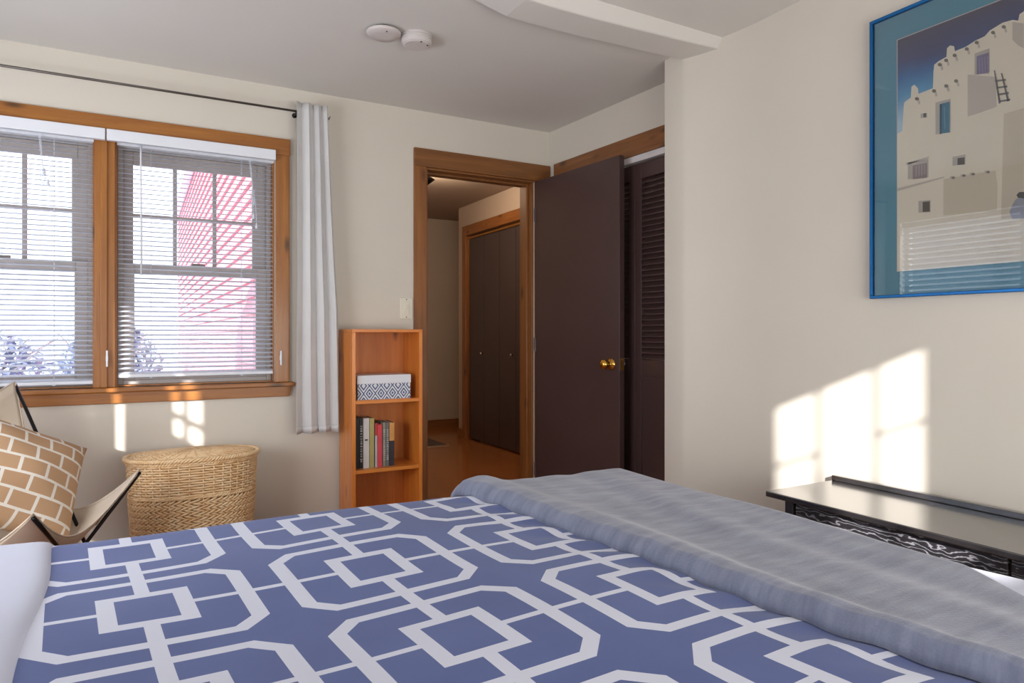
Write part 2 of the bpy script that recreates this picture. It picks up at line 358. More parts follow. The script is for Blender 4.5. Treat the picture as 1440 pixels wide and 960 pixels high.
# ================================================================== WINDOW CASING
cas = thing('trim_3', (-.13, NY, wz0), 'knotty pine casing around the pair of windows', 'window trim', kind=STR)
bx(wx0-.07, wx1+.07, NY-.02, NY, wz1, wz1+.082).build('head_casing', M['pine_x'], cas, bevel=.003)
bx(wx1, wx1+.066, NY-.02, NY, wz0, wz1).build('side_casing', M['pine_z'], cas, bevel=.003)
bx(wx0-.066, wx0, NY-.02, NY, wz0, wz1).build('side_casing', M['pine_z'], cas, bevel=.003)
b = MB(); b.box(wxm0, wxm1, NY-.002, NY+.02, wz0, wz1); b.box(wxm0+.022, wxm1-.03, NY-.014, NY, wz0, wz1)
b.build('mullion_casing', M['pine_z'], cas, bevel=.003)
bx(wx0-.09, wx1+.088, NY-.045, NY+.05, wz0-.02, wz0).build('window_stool', M['pine_x'], cas, bevel=.004)
b = MB(); xa, xb = wx0-.075, wx1+.078; b.add([(xa+.012, NY-.018, .75), (xb-.012, NY-.018, .75), (xb, NY-.018, wz0-.02), (xa, NY-.018, wz0-.02), (xa+.012, NY, .75), (xb-.012, NY, .75), (xb, NY, wz0-.02), (xa, NY, wz0-.02)],
    [(0, 1, 2, 3), (4, 7, 6, 5), (0, 4, 5, 1), (1, 5, 6, 2), (2, 6, 7, 3), (3, 7, 4, 0)])
b.build('apron', M['pine_x'], cas, bevel=.003)
b = MB()
for a, c in ((wx0, wxm0), (wxm1, wx1)):
    b.box(a, a+.008, NY+.0205, NY+TH, wz0, wz1); b.box(c-.008, c, NY+.0205, NY+TH, wz0, wz1); b.box(a, c, NY+.0205, NY+TH, wz1-.008, wz1); b.box(a, c, NY+.05, NY+TH, wz0, wz0+.006)
b.build('jamb_lining', M['pine_z'], cas)
for px, py in ((150.5, 504), (394.5, 503)):
    X, Z = onY(px, py, NY-.02); b = MB(); b.box(X-.004, X+.004, NY-.034, NY-.026, Z-.036, Z+.036); b.box(X-.005, X+.005, NY-.028, NY-.014, Z-.012, Z+.012)
    tag(b.build('cord_cleat', M['white'], cas, bevel=.002), 'small white cord cleat')

# ------------------------------------------------------------------ sashes
def make_window(name, a, c, label):
    wn = thing(name, ((a+c)/2, NY+.09, wz0), label, 'window', kind=STR)
    a += .008; c -= .008
    def frame(nm, xa, xb, za, zb, s, tp, bt, ya, yb):
        b = MB(); b.box(xa, xa+s, ya, yb, za, zb); b.box(xb-s, xb, ya, yb, za, zb); b.box(xa+s, xb-s, ya, yb, za, za+bt); b.box(xa+s, xb-s, ya, yb, zb-tp, zb)
        return b.build(nm, M['sash'], wn, bevel=.003)
    frame('outer_frame', a, c, wz0+.006, wz1-.008, .022, .03, .02, NY+.072, NY+.138)
    gx0, gx1 = a+.062, c-.095
    up = frame('upper_sash', a+.022, c-.022, 1.345, wz1-.038, .04, .06, .045, NY+.106, NY+.134)
    lo = frame('lower_sash', a+.022, c-.022, wz0+.026, 1.39, .045, .045, .03, NY+.074, NY+.102)
    x0, x1, z0_, z1_ = a+.062, c-.085, 1.39, wz1-.098
    for k in (1, 2):
        x = x0+(x1-x0)*k/3; bx(x-.009, x+.009, NY+.11, NY+.13, z0_, z1_).build('muntin', M['sash'], up, bevel=.002)
    zm = (z0_+z1_)/2-.005; bx(x0, x1, NY+.112, NY+.128, zm-.009, zm+.009).build('muntin', M['sash'], up, bevel=.002)
    bx(x1, c-.0605, NY+.105, NY+.132, 1.391, wz1-.097).build('sash_stile', M['sash'], up)
    bx(x1+.012, c-.0655, NY+.073, NY+.102, wz0+.057, 1.344).build('sash_stile', M['sash'], lo)
    bx(x0, x1, NY+.118, NY+.122, z0_, z1_).build('pane', M['glass'], up); bx(x0, x1, NY+.086, NY+.09, wz0+.056, 1.345).build('pane', M['glass'], lo)
    b = MB(); b.box((a+c)/2-.03, (a+c)/2+.03, NY+.078, NY+.10, 1.39, 1.402); b.build('sash_lock', M['steel'], wn, bevel=.002)
make_window('window_1', wx0, wxm0, 'left hand window with white divided upper sash')
make_window('window_2', wxm1, wx1, 'right hand window through which red siding shows')

# ------------------------------------------------------------------ mini blinds
TILT = R(20)
def slat_mesh(L, x0=0, axis='x', tilt=TILT, wd=.0252):
    prof = []; n = 4
    for k in range(n+1):
        q = -wd/2+wd*k/n; prof.append((q, .0016*(1-(2*q/wd)**2)))
    prof2 = prof+[(q, h-.0005) for q, h in prof[::-1]]
    ct, st = math.cos(tilt), math.sin(tilt); pts = [(q*ct-h*st, q*st+h*ct) for q, h in prof2]
    return MB().prism(pts, 0, L, 'x')
def make_blind(name, xa, xb, z_bot, label, wand, cord, valx, cordlen, n):
    yb = NY+.034
    bl = thing(name, ((xa+xb)/2, yb, 1.93), label, 'blind', 'window blinds')
    bx(valx[0], valx[1], NY-.047, NY-.0205, 1.92, 1.970).build('valance', M['white'], bl, bevel=.003)
    bx(xa, xb, yb-.018, yb+.016, 1.918, 1.945).build('headrail', M['white'], bl)
    L = xb-xa-.008; base = None; z = 1.905; pitch = (1.905-(z_bot+.022))/(n-1)
    for i in range(n):
        if base is None:
            mb = slat_mesh(L); mb.v = [(v[0]+xa+.004, v[1]+yb, v[2]+z) for v in mb.v]; base = mb.build('slat', M['slat'], bl, loc=(xa, yb, z))
        else:
            o = base.copy(); COL.objects.link(o); o.parent = bl; o.location = base.location+Vector((0, 0, -pitch*i))
    bx(xa+.003, xb-.003, yb-.012, yb+.012, z_bot, z_bot+.016).build('bottom_rail', M['white'], bl, bevel=.003)
    b = MB()
    for f in (.2, .78):
        x = xa+(xb-xa)*f
        for dy in (-.0135, .0135): b.tube([(x, yb+dy, 1.92), (x, yb+dy, z_bot+.01)], .0008, 4)
        b.box(x-.005, x+.005, yb-.015, yb+.015, z_bot-.003, z_bot+.001)
    b.build('ladder_cord', M['cord'], bl)
    if wand:
        b = MB(); x = wand; b.tube([(x, NY-.012, 1.925), (x, NY-.016, 1.86), (x+.002, NY-.015, 1.33)], .0042, 6); b.build('tilt_wand', M['white'], bl, smooth=True)
    b = MB(); x = cord
    b.tube([(x, NY-.01, 1.92), (x+.012, NY-.014, 1.80), (x+.03, NY-.012, 1.70), (x+.034, NY-.012, 1.92-cordlen)], .0013, 5)
    b.tube([(x+.006, NY-.01, 1.92), (x+.016, NY-.014, 1.78), (x+.02, NY-.012, 1.97-cordlen)], .0013, 5)
    b.lathe([(.001, .03), (.004, .02), (.007, 0), (.001, -.001)], (x+.034, NY-.012, 1.90-cordlen), n=8)
    b.lathe([(.001, .03), (.004, .02), (.007, 0), (.001, -.001)], (x+.02, NY-.012, 1.945-cordlen), n=8)
    for q in range(4): b.tube([(x+.014+.012*math.sin(k*1.3+q), NY-.015+.004*math.cos(k+q), 1.77-k*.012) for k in range(8)], .0012, 4)
    b.build('pull_cord', M['cord'], bl)
make_blind('window_blind', wx0+.01, wxm0-.004, .838, 'white slatted blind on the left window, cut by the picture edge', None, -.38, (wx0-.01, wxm0+.042), .20, 49)
make_blind('window_blind', wxm1+.006, wx1-.004, .862, 'white slatted blind on the right window with a tilt wand', .004, .468, (wxm0+.047, wx1-.004), .32, 48)

# left wall window blind (seen mirrored in the picture glass)
bl = thing('window_blind', (WX, 2.55, 1.95), 'white slatted blind on the left wall, only mirrored in the picture glass', 'blind', 'window blinds')
bx(WX-.03, WX-.002, 1.82, 3.38, 1.95, 1.99).build('headrail', M['white'], bl)
base = None
for i in range(25):
    z = 1.925-i*.0436
    if base is None:
        mb = slat_mesh(1.56, tilt=R(-30), wd=.050); mb.v = [(WX-.018-v[1], 1.82+v[0], v[2]+z) for v in mb.v]; base = mb.build('slat', M['slat'], bl, loc=(WX, 1.82, z))
    else:
        o = base.copy(); COL.objects.link(o); o.parent = bl; o.location = base.location+Vector((0, 0, -.0436*i))
lw = thing('window_4', (WX-.1, 2.5, LZ0), 'window of the left wall, outside the picture', 'window', kind=STR)
b = MB()
for y in (1.80, 2.50, 3.36): b.box(WX-.12, WX-.07, y, y+.04, LZ0, LZ1)
for z in (LZ0, 1.38, LZ1-.04): b.box(WX-.12, WX-.07, 1.80, 3.4, z, z+.04)
b.box(WX-.03, WX-.01, 1.285, 1.30, 1.51, 1.82); b.box(WX-.03, WX-.01, 1.17, 1.39, 1.60, 1.625)  # unseen cross bars added in the small opening to break up its sun patch
b.build('sash_frame', M['white'], lw)

# ================================================================== CURTAIN AND ROD
rod = thing('curtain_rod', (.66, 3.44, 2.165), 'thin grey metal curtain rod above the windows', 'curtain rod')
MB().tube([(WX+.1, 3.44, 2.165), (.800, 3.44, 2.165)], .0055, 10).build('rod', M['steel'], rod, smooth=True)
b = MB(); X = .684; b.tube([(X, 3.44, 2.165), (X, 3.519, 2.165)], .005, 8); b.lathe([(.004, -.006), (.012, -.004), (.012, 0), (.004, 0)], (X, 3.518, 2.165), 'y', 12)
b.tube([(X, 3.428, 2.176), (X, 3.43, 2.145), (X, 3.436, 2.140)], .005, 6)
b.build('bracket', M['iron'], rod, smooth=True)
MB().lathe([(.001, -.012), (.009, -.006), (.009, .006), (.001, .012)], (.803, 3.44, 2.165), 'x', 12).build('finial', M['steel'], rod, smooth=True)
b = MB(); X, Z = onY(462, 167, NY); b.tube([(X, NY, Z), (X, NY-.02, Z), (X+.004, NY-.024, Z+.006)], .0022, 6); b.lathe([(.006, -.002), (.006, 0)], (X, NY, Z), 'y', 10)
tag(b.build('wall_hook', M['steel']), 'tiny metal wall hook right of the curtain top', 'hook')
cz0, cz1 = .575, 2.205
def curtP(u, v):
    # rounded pleats of unequal width, sharp valleys between them; v 0 top .. 1 bottom
    K = [(0, 0), (.16, .5), (.5, 1.5), (.78, 2.5), (1, 3.3)]
    for (a, p), (c, q) in zip(K, K[1:]):
        if u <= c: ph = p+(q-p)*(u-a)/(c-a); break
    amp = .030+.016*v; k = abs(math.cos(PI*ph))**.55
    x = .675+u*(.155+.045*min(1, v*1.6))+.012*v*(u-.2)-.010*math.sin(2*PI*ph)*(.6+.4*v)+.004*math.sin(v*5+u*3)
    y = 3.431-amp*k+.003*math.sin(ph*5+v*3)
    return (x, y, cz1-(cz1-cz0)*v-(.006*k if v > .98 else 0))
cur = thing('curtain', (.77, 3.44, cz0), 'narrow bunched white curtain hanging right of the windows', 'curtain')
o = MB().grid(curtP, 90, 40).build('cloth_panel', M['curtain'], cur, smooth=True, solid=.002, fix=False)
b = MB()
b.grid(lambda u, v: (curtP(u, 1)[0], curtP(u, 1)[1]-.0025, cz0+.002+.03*v), 90, 1)
b.build('hem', M['curtain'], cur, smooth=True, solid=.001, fix=False)

# ================================================================== BEDROOM DOOR
HINGE = Vector((2.09, 3.497, 0)); dr = thing('door_1', (HINGE.x, HINGE.y, 0), 'open flat dark brown door with brass knob', 'door', kind=STR)
fe = Vector((2.157, 2.765, 0)); dirv = (fe-HINGE).normalized(); nrm = Vector((-dirv.y, dirv.x, 0)); 
if nrm.x < 0: nrm = -nrm
DW = (fe-HINGE).length; DT = .034
Md = Matrix(((dirv.x, nrm.x, 0, HINGE.x), (dirv.y, nrm.y, 0, HINGE.y), (0, 0, 1, 0), (0, 0, 0, 1)))
MB().box(0, DW, 0, DT, .01, 1.982, 0, Md).build('door_leaf', M['door'], dr, bevel=.002)
def xf(mb, Mx): mb.v = [tuple(Mx @ Vector(v)) for v in mb.v]; return mb
kp = [(.001, -.068), (.014, -.067), (.025, -.058), (.027, -.050), (.022, -.040), (.012, -.034), (.010, -.022), (.012, -.012), (.026, -.008), (.031, -.002), (.031, 0)]
k = xf(MB().lathe(kp, (DW-.062, -.0005, .905), 'y', 24), Md).build('door_knob', M['brass'], dr, smooth=True)
kp2 = [(r*.85, -h*.9) for r, h in kp]
k = xf(MB().lathe(kp2, (DW-.062, DT+.0005, .905), 'y', 24), Md).build('door_knob', M['chrome'], dr, smooth=True)
tag(k, 'chrome knob on the far side of the door')
xf(MB().box(DW-.0005, DW+.0015, .006, DT-.006, .875, .935), Md).build('latch_plate', M['brass'], dr)
for z in (.25, 1.0, 1.78): MB().tube([(HINGE.x-.002, HINGE.y-.004, z-.04), (HINGE.x-.002, HINGE.y-.004, z+.04)], .006, 8).build('hinge', M['door'], dr)
fr_ = thing('trim_4', (1.75, NY, 0), 'brown wooden frame around the bedroom doorway', 'door frame', kind=STR)
bx(dx0-.071, dx0, NY-.018, NY, 0, dz1).build('side_casing', M['oak_z'], fr_, bevel=.003)
bx(dx1+.006, dx1+.07, NY-.004, NY, 0, dz1).build('side_casing', M['oak_z'], fr_, bevel=.001)
bx(dx0-.071, 2.203, NY-.018, NY, dz1, dz1+.1).build('head_casing', M['oak_x'], fr_, bevel=.003)
b = MB(); b.box(dx0, dx0+.012, NY-.006, NY+TH+.01, 0, dz1-.012); b.box(dx0+.012, dx0+.024, NY+.045, NY+.08, 0, dz1-.012); b.build('jamb', M['oak_z'], fr_, bevel=.002)
b = MB(); b.box(dx1-.012, dx1, NY+.002, NY+TH+.01, 0, dz1-.012); b.box(dx1-.024, dx1-.012, NY+.045, NY+.08, 0, dz1-.012); b.build('jamb', M['oak_z'], fr_, bevel=.002)
b = MB(); b.box(dx0, dx1, NY-.006, NY+TH+.01, dz1-.012, dz1); b.box(dx0+.024, dx1-.024, NY+.045, NY+.08, dz1-.024, dz1-.012); b.build('head_jamb', M['oak_x'], fr_, bevel=.002)
bx(dx0-.071, dx0, NY+TH, NY+TH+.015, 0, dz1+.07).build('hall_side_casing', M['oak_z'], fr_)
b = MB(); b.box(dx0+.012, dx0+.0135, NY+.01, NY+.035, .87, .93)
b.build('strike_plate', M['brass'], fr_)

# ================================================================== LOUVERED CLOSET
fr2 = thing('trim_5', (2.24, 2.85, 0), 'brown wooden frame around the louvered closet', 'closet frame', kind=STR)
def cwp(ya, yb, z0, z1, f, th): return MB().prism(cw(ya, yb, 0, 0, f, th), z0, z1, 'z')
cwp(2.346, 3.45, 1.985, 2.088, -.018, .018).build('head_casing', M['oak_y'], fr2, bevel=.003)
cwp(3.38, 3.45, 0, 1.985, -.018, .018).build('side_casing', M['oak_z'], fr2, bevel=.003)
cwp(2.346, 2.482, 0, 1.985, -.018, .026).build('side_casing', M['oak_z'], fr2, bevel=.002)
cwp(3.375, 3.387, 0, 1.985, 0, .08).build('jamb', M['oak_z'], fr2)
cd = thing('door_2', (2.26, 2.85, 0), 'dark brown louvered folding closet doors behind the open door', 'door', kind=STR)
cwp(2.47, 3.37, 1.952, 1.984, -.006, .03).build('track', M['track'], cd)
for pi_ in range(3):
    ya = 2.471+pi_*.301; yb = ya+.2985; loc = ((closetX(ya)+.012), ya, 0)
    pn = MB(); f = .012; th = .028; sw = .046
    pn.prism(cw(ya, ya+sw, 0, 0, f, th), .02, 1.945, 'z'); pn.prism(cw(yb-sw, yb, 0, 0, f, th), .02, 1.945, 'z')
    for z0, z1 in ((.02, .16), (.845, .93), (1.865, 1.945)): pn.prism(cw(ya+sw, yb-sw, 0, 0, f, th), z0, z1, 'z')
    po = pn.build('louver_frame', M['door'], cd, bevel=.002, loc=loc)
    MB().prism(cw(ya+sw, yb-sw, 0, 0, f+.006, .014), .16, .845, 'z').build('lower_panel', M['door'], po)
    base = None
    for i in range(33):
        z = .945+i*.0283
        if base is None:
            # one slanted slat
            xa, xb = closetX(ya+sw)+f, closetX(yb-sw)+f
            vs = []
            for (x, y) in ((xa, ya+sw), (xb, yb-sw)):
                vs += [(x+.002, y, z-.012), (x+.002, y, z-.006), (x+.027, y, z+.022), (x+.027, y, z+.016)]
            base = MB().add(vs, [(0, 1, 2, 3), (7, 6, 5, 4), (0, 4, 5, 1), (1, 5, 6, 2), (2, 6, 7, 3), (3, 7, 4, 0)]).build('slat', M['door'], po)
        else:
            o = base.copy(); COL.objects.link(o); o.parent = po; o.location = base.location+Vector((0, 0, .0283*i))

# ================================================================== HALL CLOSET
hf = thing('trim_6', (2.9, 5.5, 0), 'brown wooden frame around the hallway closet', 'closet frame', kind=STR)
bx(2.892, 2.91, 4.72, 6.30, 2.06, 2.16).build('head_casing', M['oak_y'], hf, bevel=.003)
bx(2.892, 2.91, 6.22, 6.30, 0, 2.06).build('side_casing', M['oak_z'], hf, bevel=.003)
bx(2.892, 2.91, 4.72, 4.80, 0, 2.06).build('side_casing', M['oak_z'], hf, bevel=.003)
b = MB(); b.box(2.91, 3.05, 6.205, 6.22, 0, 2.06); b.box(2.91, 3.05, 4.80, 4.815, 0, 2.06); b.build('jamb', M['oak_z'], hf)
hd = thing('door_3', (2.93, 5.5, 0), 'dark flat folding doors of the hallway closet', 'door', kind=STR)
bx(2.922, 2.95, 4.82, 6.20, 2.025, 2.045).build('track', M['goldtrack'], hd)
ed = [6.195, 5.856, 5.541, 5.226, 4.905]
for i in range(4): bx(2.924, 2.95, ed[i+1]+.002, ed[i]-.002, .015, 2.02).build('door_panel', M['halldoor'], hd, bevel=.002)
for y in (5.885, 5.285): MB().lathe([(.001, -.03), (.012, -.028), (.016, -.02), (.010, -.012), (.006, -.006), (.009, 0)], (2.9235, y, .875), 'x', 16).build('knob', M['chrome'], hd, smooth=True)
# hall lamp
X, Y = 1.925, 4.82
hl = thing('ceiling_lamp', (X, Y, 2.37), 'small bronze ceiling lamp in the hallway, mostly hidden by the door frame', 'lamp')
MB().lathe([(.06, 0), (.06, -.02), (.05, -.035), (.02, -.04), (.01, -.10)], (X, Y, 2.37), n=24).build('canopy', M['iron'], hl, smooth=True)
MB().lathe([(.01, -.10), (.045, -.115), (.055, -.13), (.03, -.15), (.008, -.165), (.001, -.172)], (X, Y, 2.37), n=24).build('lamp_cup', M['iron'], hl, smooth=True)
t = NT('lamp_bulb'); t.b.inputs['Emission Color'].default_value = (1, .72, .42, 1); t.b.inputs['Emission Strength'].default_value = 12; M['bulb'] = t.m
MB().lathe([(.001, -.012), (.02, 0), (.028, .02), (.02, .045), (.001, .055)], (X-.11, Y+.02, 2.27), n=16).build('bulb', M['bulb'], hl, smooth=True)
pl = D.lights.new('hall_bulb_light', 'POINT'); pl.energy = 26; pl.color = (1, .80, .57); pl.shadow_soft_size = .04
po = D.objects.new('hall_bulb_light', pl); COL.objects.link(po); po.location = (X+.07, Y+.13, 2.26)
# floor mat in hall
b = MB(); b.box(1.9, 2.57, 5.89, 6.5, 0, .012)
mt = thing('floor_mat', (2.2, 6.2, 0), 'dark mat with pale edge on the hallway floor', 'mat')
bx(1.9, 2.555, 5.905, 6.5, 0, .012).build('mat_field', plain('dark_mat', (78, 66, 62), .9), mt, bevel=.003)
b = MB(); b.box(1.9, 2.57, 5.888, 5.905, 0, .013); b.build('mat_edge', plain('pale_mat_edge', (160, 140, 120), .8), mt)

# ================================================================== CEILING DETECTORS, SWITCH
s1 = thing('smoke_detector', (.869, 2.655, CZ), 'flat white round ceiling detector, the left of two', 'smoke detector')
MB().lathe([(.050, 0), (.050, -.010), (.058, -.011)], (.869, 2.655, CZ), n=32).build('mounting_base', M['darkgap'], s1, smooth=False)
MB().lathe([(.062, -.010), (.069, -.011), (.0695, -.017), (.063, -.024), (.03, -.026), (.001, -.026)], (.869, 2.655, CZ), n=40).build('cover', M['detector'], s1, smooth=True)
MB().lathe([(.003, -.025), (.003, -.0275), (.001, -.0275)], (.867, 2.61, CZ), n=8).build('indicator', M['darkgap'], s1)
c2 = (1.008, 2.645, CZ)
s2 = thing('smoke_detector', c2, 'thicker ribbed white round smoke alarm, the right of two', 'smoke detector')
MB().lathe([(.064, 0), (.064, -.008), (.060, -.009), (.060, -.012)], c2, n=40).build('mounting_base', M['detector'], s2, smooth=False, bevel=.001)
MB().lathe([(.058, -.0115), (.0635, -.012), (.0635, -.018), (.0605, -.019), (.0605, -.022), (.063, -.023), (.060, -.036), (.050, -.042), (.001, -.043)], c2, n=40).build('cover', M['detector'], s2, bevel=.001)
for dx_, dy_ in ((0, -.05), (.035, -.03)): MB().lathe([(.0035, -.042), (.0035, -.0445), (.001, -.0445)], (c2[0]+dx_, c2[1]+dy_, CZ), n=8).build('indicator', M['darkgap'], s2)
X, Z = onY(571, 433.5, NY)
sw_ = thing('light_switch', (X, NY, Z), 'ivory dimmer switch plate between bookcase and doorway', 'light switch')
bx(X-.035, X+.035, NY-.006, NY, Z-.058, Z+.058).build('wall_plate', M['plastic'], sw_, bevel=.003)
bx(X-.017, X+.017, NY-.010, NY-.005, Z-.034, Z+.034).build('switch_frame', M['plastic'], sw_, bevel=.0015)
bx(X-.011, X+.011, NY-.016, NY-.009, Z-.004, Z+.018).build('slider', M['plastic'], sw_, bevel=.002)
for dz in (-.048, .048): MB().lathe([(.0035, -.0015), (.0035, .001)], (X, NY-.006, Z+dz), 'y', 10).build('screw', M['steel'], sw_)

# ================================================================== BOOKCASE
bX0, bX1, bY0, bY1, bZ = .907, 1.272, 3.256, 3.500, 1.086
bc = thing('bookcase', ((bX0+bX1)/2, (bY0+bY1)/2, 0), 'narrow orange pine bookcase beside the doorway', 'bookcase')
T_ = .018
for xa in (bX0, bX1-T_): bx(xa, xa+T_, bY0, bY1, 0, bZ-.016).build('side_panel', M['case_z'], bc, bevel=.0015)
bx(bX0, bX1, bY0, bY1, bZ-.016, bZ).build('top_board', M['case_x'], bc, bevel=.0015)
SH = [.735, .392, .07]
for z in SH: bx(bX0+T_, bX1-T_, bY0+.003, bY1-.008, z-.018, z).build('shelf', M['case_x'], bc, bevel=.0015)
bx(bX0+T_, bX1-T_, bY1-.008, bY1, .05, bZ-.016).build('back_panel', M['caseback'], bc)
bx(bX0+T_, bX1-T_, bY0+.02, bY0+.034, 0, .052).build('kick_board', M['case_x'], bc)
# storage box
z0 = SH[0]; xa, _ = onY(503, 0, 3.285); xb, _ = onY(577, 0, 3.285)
sb = thing('storage_box', ((xa+xb)/2, 3.37, z0), 'blue and white diamond patterned box with white lid on the shelf', 'box')
hb = .098
mb = MB(); vs = [(xa, 3.285, z0), (xb, 3.285, z0), (xb, 3.285, z0+hb), (xa, 3.285, z0+hb)]
L = (xb-xa); dpt = .19
def uvb(s, z): return (s/L*4.6+.5, (z-z0)/hb*1.25+.12)
def quad(p, q, s0, s1): mb.add([(p[0], p[1], z0), (q[0], q[1], z0), (q[0], q[1], z0+hb), (p[0], p[1], z0+hb)], [(0, 1, 2, 3)], 0, [uvb(s0, z0), uvb(s1, z0), uvb(s1, z0+hb), uvb(s0, z0+hb)])
quad((xa, 3.285), (xb, 3.285), 0, L); quad((xb, 3.285), (xb, 3.475), L, L+dpt); quad((xb, 3.475), (xa, 3.475), 0, L); quad((xa, 3.475), (xa, 3.285), -dpt, 0)
mb.add([(xa, 3.285, z0), (xb, 3.285, z0), (xb, 3.475, z0), (xa, 3.475, z0)], [(3, 2, 1, 0)])
mb.build('box_body', M['ikat'], sb, fix=True)
bx(xa-.003, xb+.003, 3.282, 3.478, z0+.078, z0+.121).build('lid', M['white'], sb, bevel=.002)
# books
z0 = SH[1]
def bm_(n, c, r=.55): return plain('book_'+n, c, r, 0, .05, 20)
bk = [(497.5, 500, 600, 'white', (210, 210, 214), 'slim grey white book leaning at the left end of the shelf', None),
      (500, 505.2, 588, 'black', (34, 32, 36), 'tall black book, first of two black ones', 'plain'),
      (505.6, 510.8, 588, 'black2', (44, 42, 46), 'tall black book with pale spine lettering', 'text'),
      (511, 519.3, 588, 'white2', (214, 210, 208), 'thick white book with a small black mark on the spine', 'mark'),
      (519.6, 526.2, 588, 'olive', (178, 166, 104), 'pale olive yellow book', 'plain'),
      (527.5, 530.6, 595, 'redwhite', (190, 196, 200), 'thin pale book with a red spine top', 'redtop'),
      (531.2, 537.6, 597, 'red', (214, 74, 84), 'coral red book in the middle of the shelf', 'plain'),
      (538.4, 542.6, 594, 'greygreen', (142, 140, 124), 'grey green book with mottled lower spine', 'text'),
      (543, 547.2, 594, 'grey', (120, 118, 122), 'grey book with dark mottled spine', 'text'),
      (547.6, 554.6, 594, 'orangetop', (50, 48, 54), 'dark book with an orange upper spine, last on the right', 'orange')]
M['pages'] = plain('paper_pages', (225, 215, 195), .9)
ink = {'text': plain('pale_print', (186, 184, 180), .6), 'mark': plain('dark_print', (40, 38, 42), .6), 'redtop': plain('red_print', (200, 60, 60), .5), 'orange': plain('orange_cover', (222, 160, 88), .5)}
for i, (pa, pb, yt, nm, c, lab, deco) in enumerate(bk):
    yf = 3.30+(.004*((i*7) % 3)); xa = onY(pa, 0, yf)[0]; xb = onY(pb, 0, yf)[0]-.0006; 
    if i == 0: xa = bX0+T_+.001
    zt = onY((pa+pb)/2, yt, yf)[1]
    bo = thing('book', ((xa+xb)/2, yf+.07, z0), lab, 'book', 'books on the middle shelf')
    dp = .13; m = bm_(nm, c); b = MB()
    th = min(.002, (xb-xa)*.2)
    b.box(xa, xb, yf, yf+.002, z0, zt); b.box(xa, xa+th, yf+.002, yf+dp, z0, zt); b.box(xb-th, xb, yf+.002, yf+dp, z0, zt)
    b.build('cover', m, bo)
    bx(xa+th, xb-th, yf+.002, yf+dp-.003, z0+.003, zt-.003).build('pages', M['pages'], bo)
    wdt = xb-xa; H = zt-z0
    if deco == 'text':
        d = MB(); random.seed(i)
        for k in range(15): zz = z0+.03+k*(H-.06)/15; a = random.uniform(.15, .35); d.box(xa+wdt*a, xb-wdt*a, yf-.0006, yf, zz, zz+(H-.06)/15*random.uniform(.35, .75))
        d.build('spine_print', ink['text'], bo)
    if deco == 'mark': bx(xa+wdt*.25, xb-wdt*.25, yf-.0006, yf, z0+H*.55, z0+H*.58).build('spine_print', ink['mark'], bo)
    if deco == 'redtop': bx(xa, xb, yf-.0006, yf, z0+H*.72, zt).build('spine_print', ink['redtop'], bo)
    if deco == 'orange': bx(xa, xb, yf-.0006, yf, z0+H*.58, zt).build('spine_print', ink['orange'], bo)

# ================================================================== HAMPER
HC = Vector((.208, 3.262, 0)); HA, HB, HH = .256, .152, .545
def oval(q, a, b, e=2.35):
    c, s = math.cos(q), math.sin(q); return (a*math.copysign(abs(c)**(2/e), c), b*math.copysign(abs(s)**(2/e), s))
def hscale(z): return .86+.14*(z/HH)**.8
hm = thing('wicker_hamper', HC, 'oval lidded wicker laundry hamper below the window', 'hamper')
NP = 240; NS = 44
b = MB(); b.grid(lambda u, v: (lambda o, z: (HC.x+o[0], HC.y+o[1], z))(oval(u*2*PI, (HA-.008)*hscale(.01+v*(HH-.03)), (HB-.008)*hscale(.01+v*(HH-.03))), .01+v*(HH-.03)), 72, 10)
b.build('inner_wall', M['wickerdark'], hm, smooth=True, fix=False)
b = MB(); row = 0; z = .385
while z < HH-.030:
    pts = []
    for k in range(NP):
        q = 2*PI*k/NP; f = hscale(z); off = .0042*math.sin(q*NS/2+PI*row)
        o_ = oval(q, HA*f+off, HB*f+off); pts.append((HC.x+o_[0], HC.y+o_[1], z))
    b.tube(pts, .0050, 5, True); z += .0105; row += 1
# herringbone lower half: short slanted strands, direction alternating by row
z = .022; row = 0; ns = 58
while z < .372:
    sl = 1 if row % 2 else -1
    for k in range(ns):
        pts = []
        for j in range(6):
            t_ = j/5; q = 2*PI*(k+.5*(row % 2)+t_*1.5)/ns; f = hscale(z); off = .0058*math.sin(PI*t_)-.0015
            o_ = oval(q, HA*f+off, HB*f+off); pts.append((HC.x+o_[0], HC.y+o_[1], z+sl*(t_-.5)*.016))
        b.tube(pts, [.0028, .0046, .0052, .0052, .0046, .0028], 5)
    z += .0125; row += 1
o = b.build('weavers', M['wicker'], hm, smooth=True, fix=False); o['kind'] = 'stuff'
b = MB()
for k in range(NS):
    q = 2*PI*(k+.5)/NS
    pts = []
    for j in range(14):
        z = .01+(HH-.03)*j/13; f = hscale(z); o_ = oval(q, HA*f+.001, HB*f+.001); pts.append((HC.x+o_[0], HC.y+o_[1], z))
    b.tube(pts, .0032, 5)
o = b.build('stakes', M['wicker'], hm, smooth=True, fix=False); o['kind'] = 'stuff'
def braid(z, a, b_, r, strands, turns, name, par):
    m = MB()
    for s_ in range(strands):
        pts = []
        for k in range(NP*2):
            q = PI*k/NP; ph = turns*q+2*PI*s_/strands; o_ = oval(q, a+r*.9*math.cos(ph), b_+r*.9*math.cos(ph)); pts.append((HC.x+o_[0], HC.y+o_[1], z+r*.9*math.sin(ph)))
        m.tube(pts, r*.85, 5, True)
    return m.build(name, M['wicker'], par, smooth=True, fix=False)
braid(.376, HA*hscale(.376)+.001, HB*hscale(.376)+.001, .0045, 3, 40, 'waist_braid', hm)
braid(HH-.024, HA+.001, HB+.001, .005, 3, 44, 'rim_braid', hm)
braid(.008, HA*.86, HB*.86, .006, 3, 40, 'foot_braid', hm)
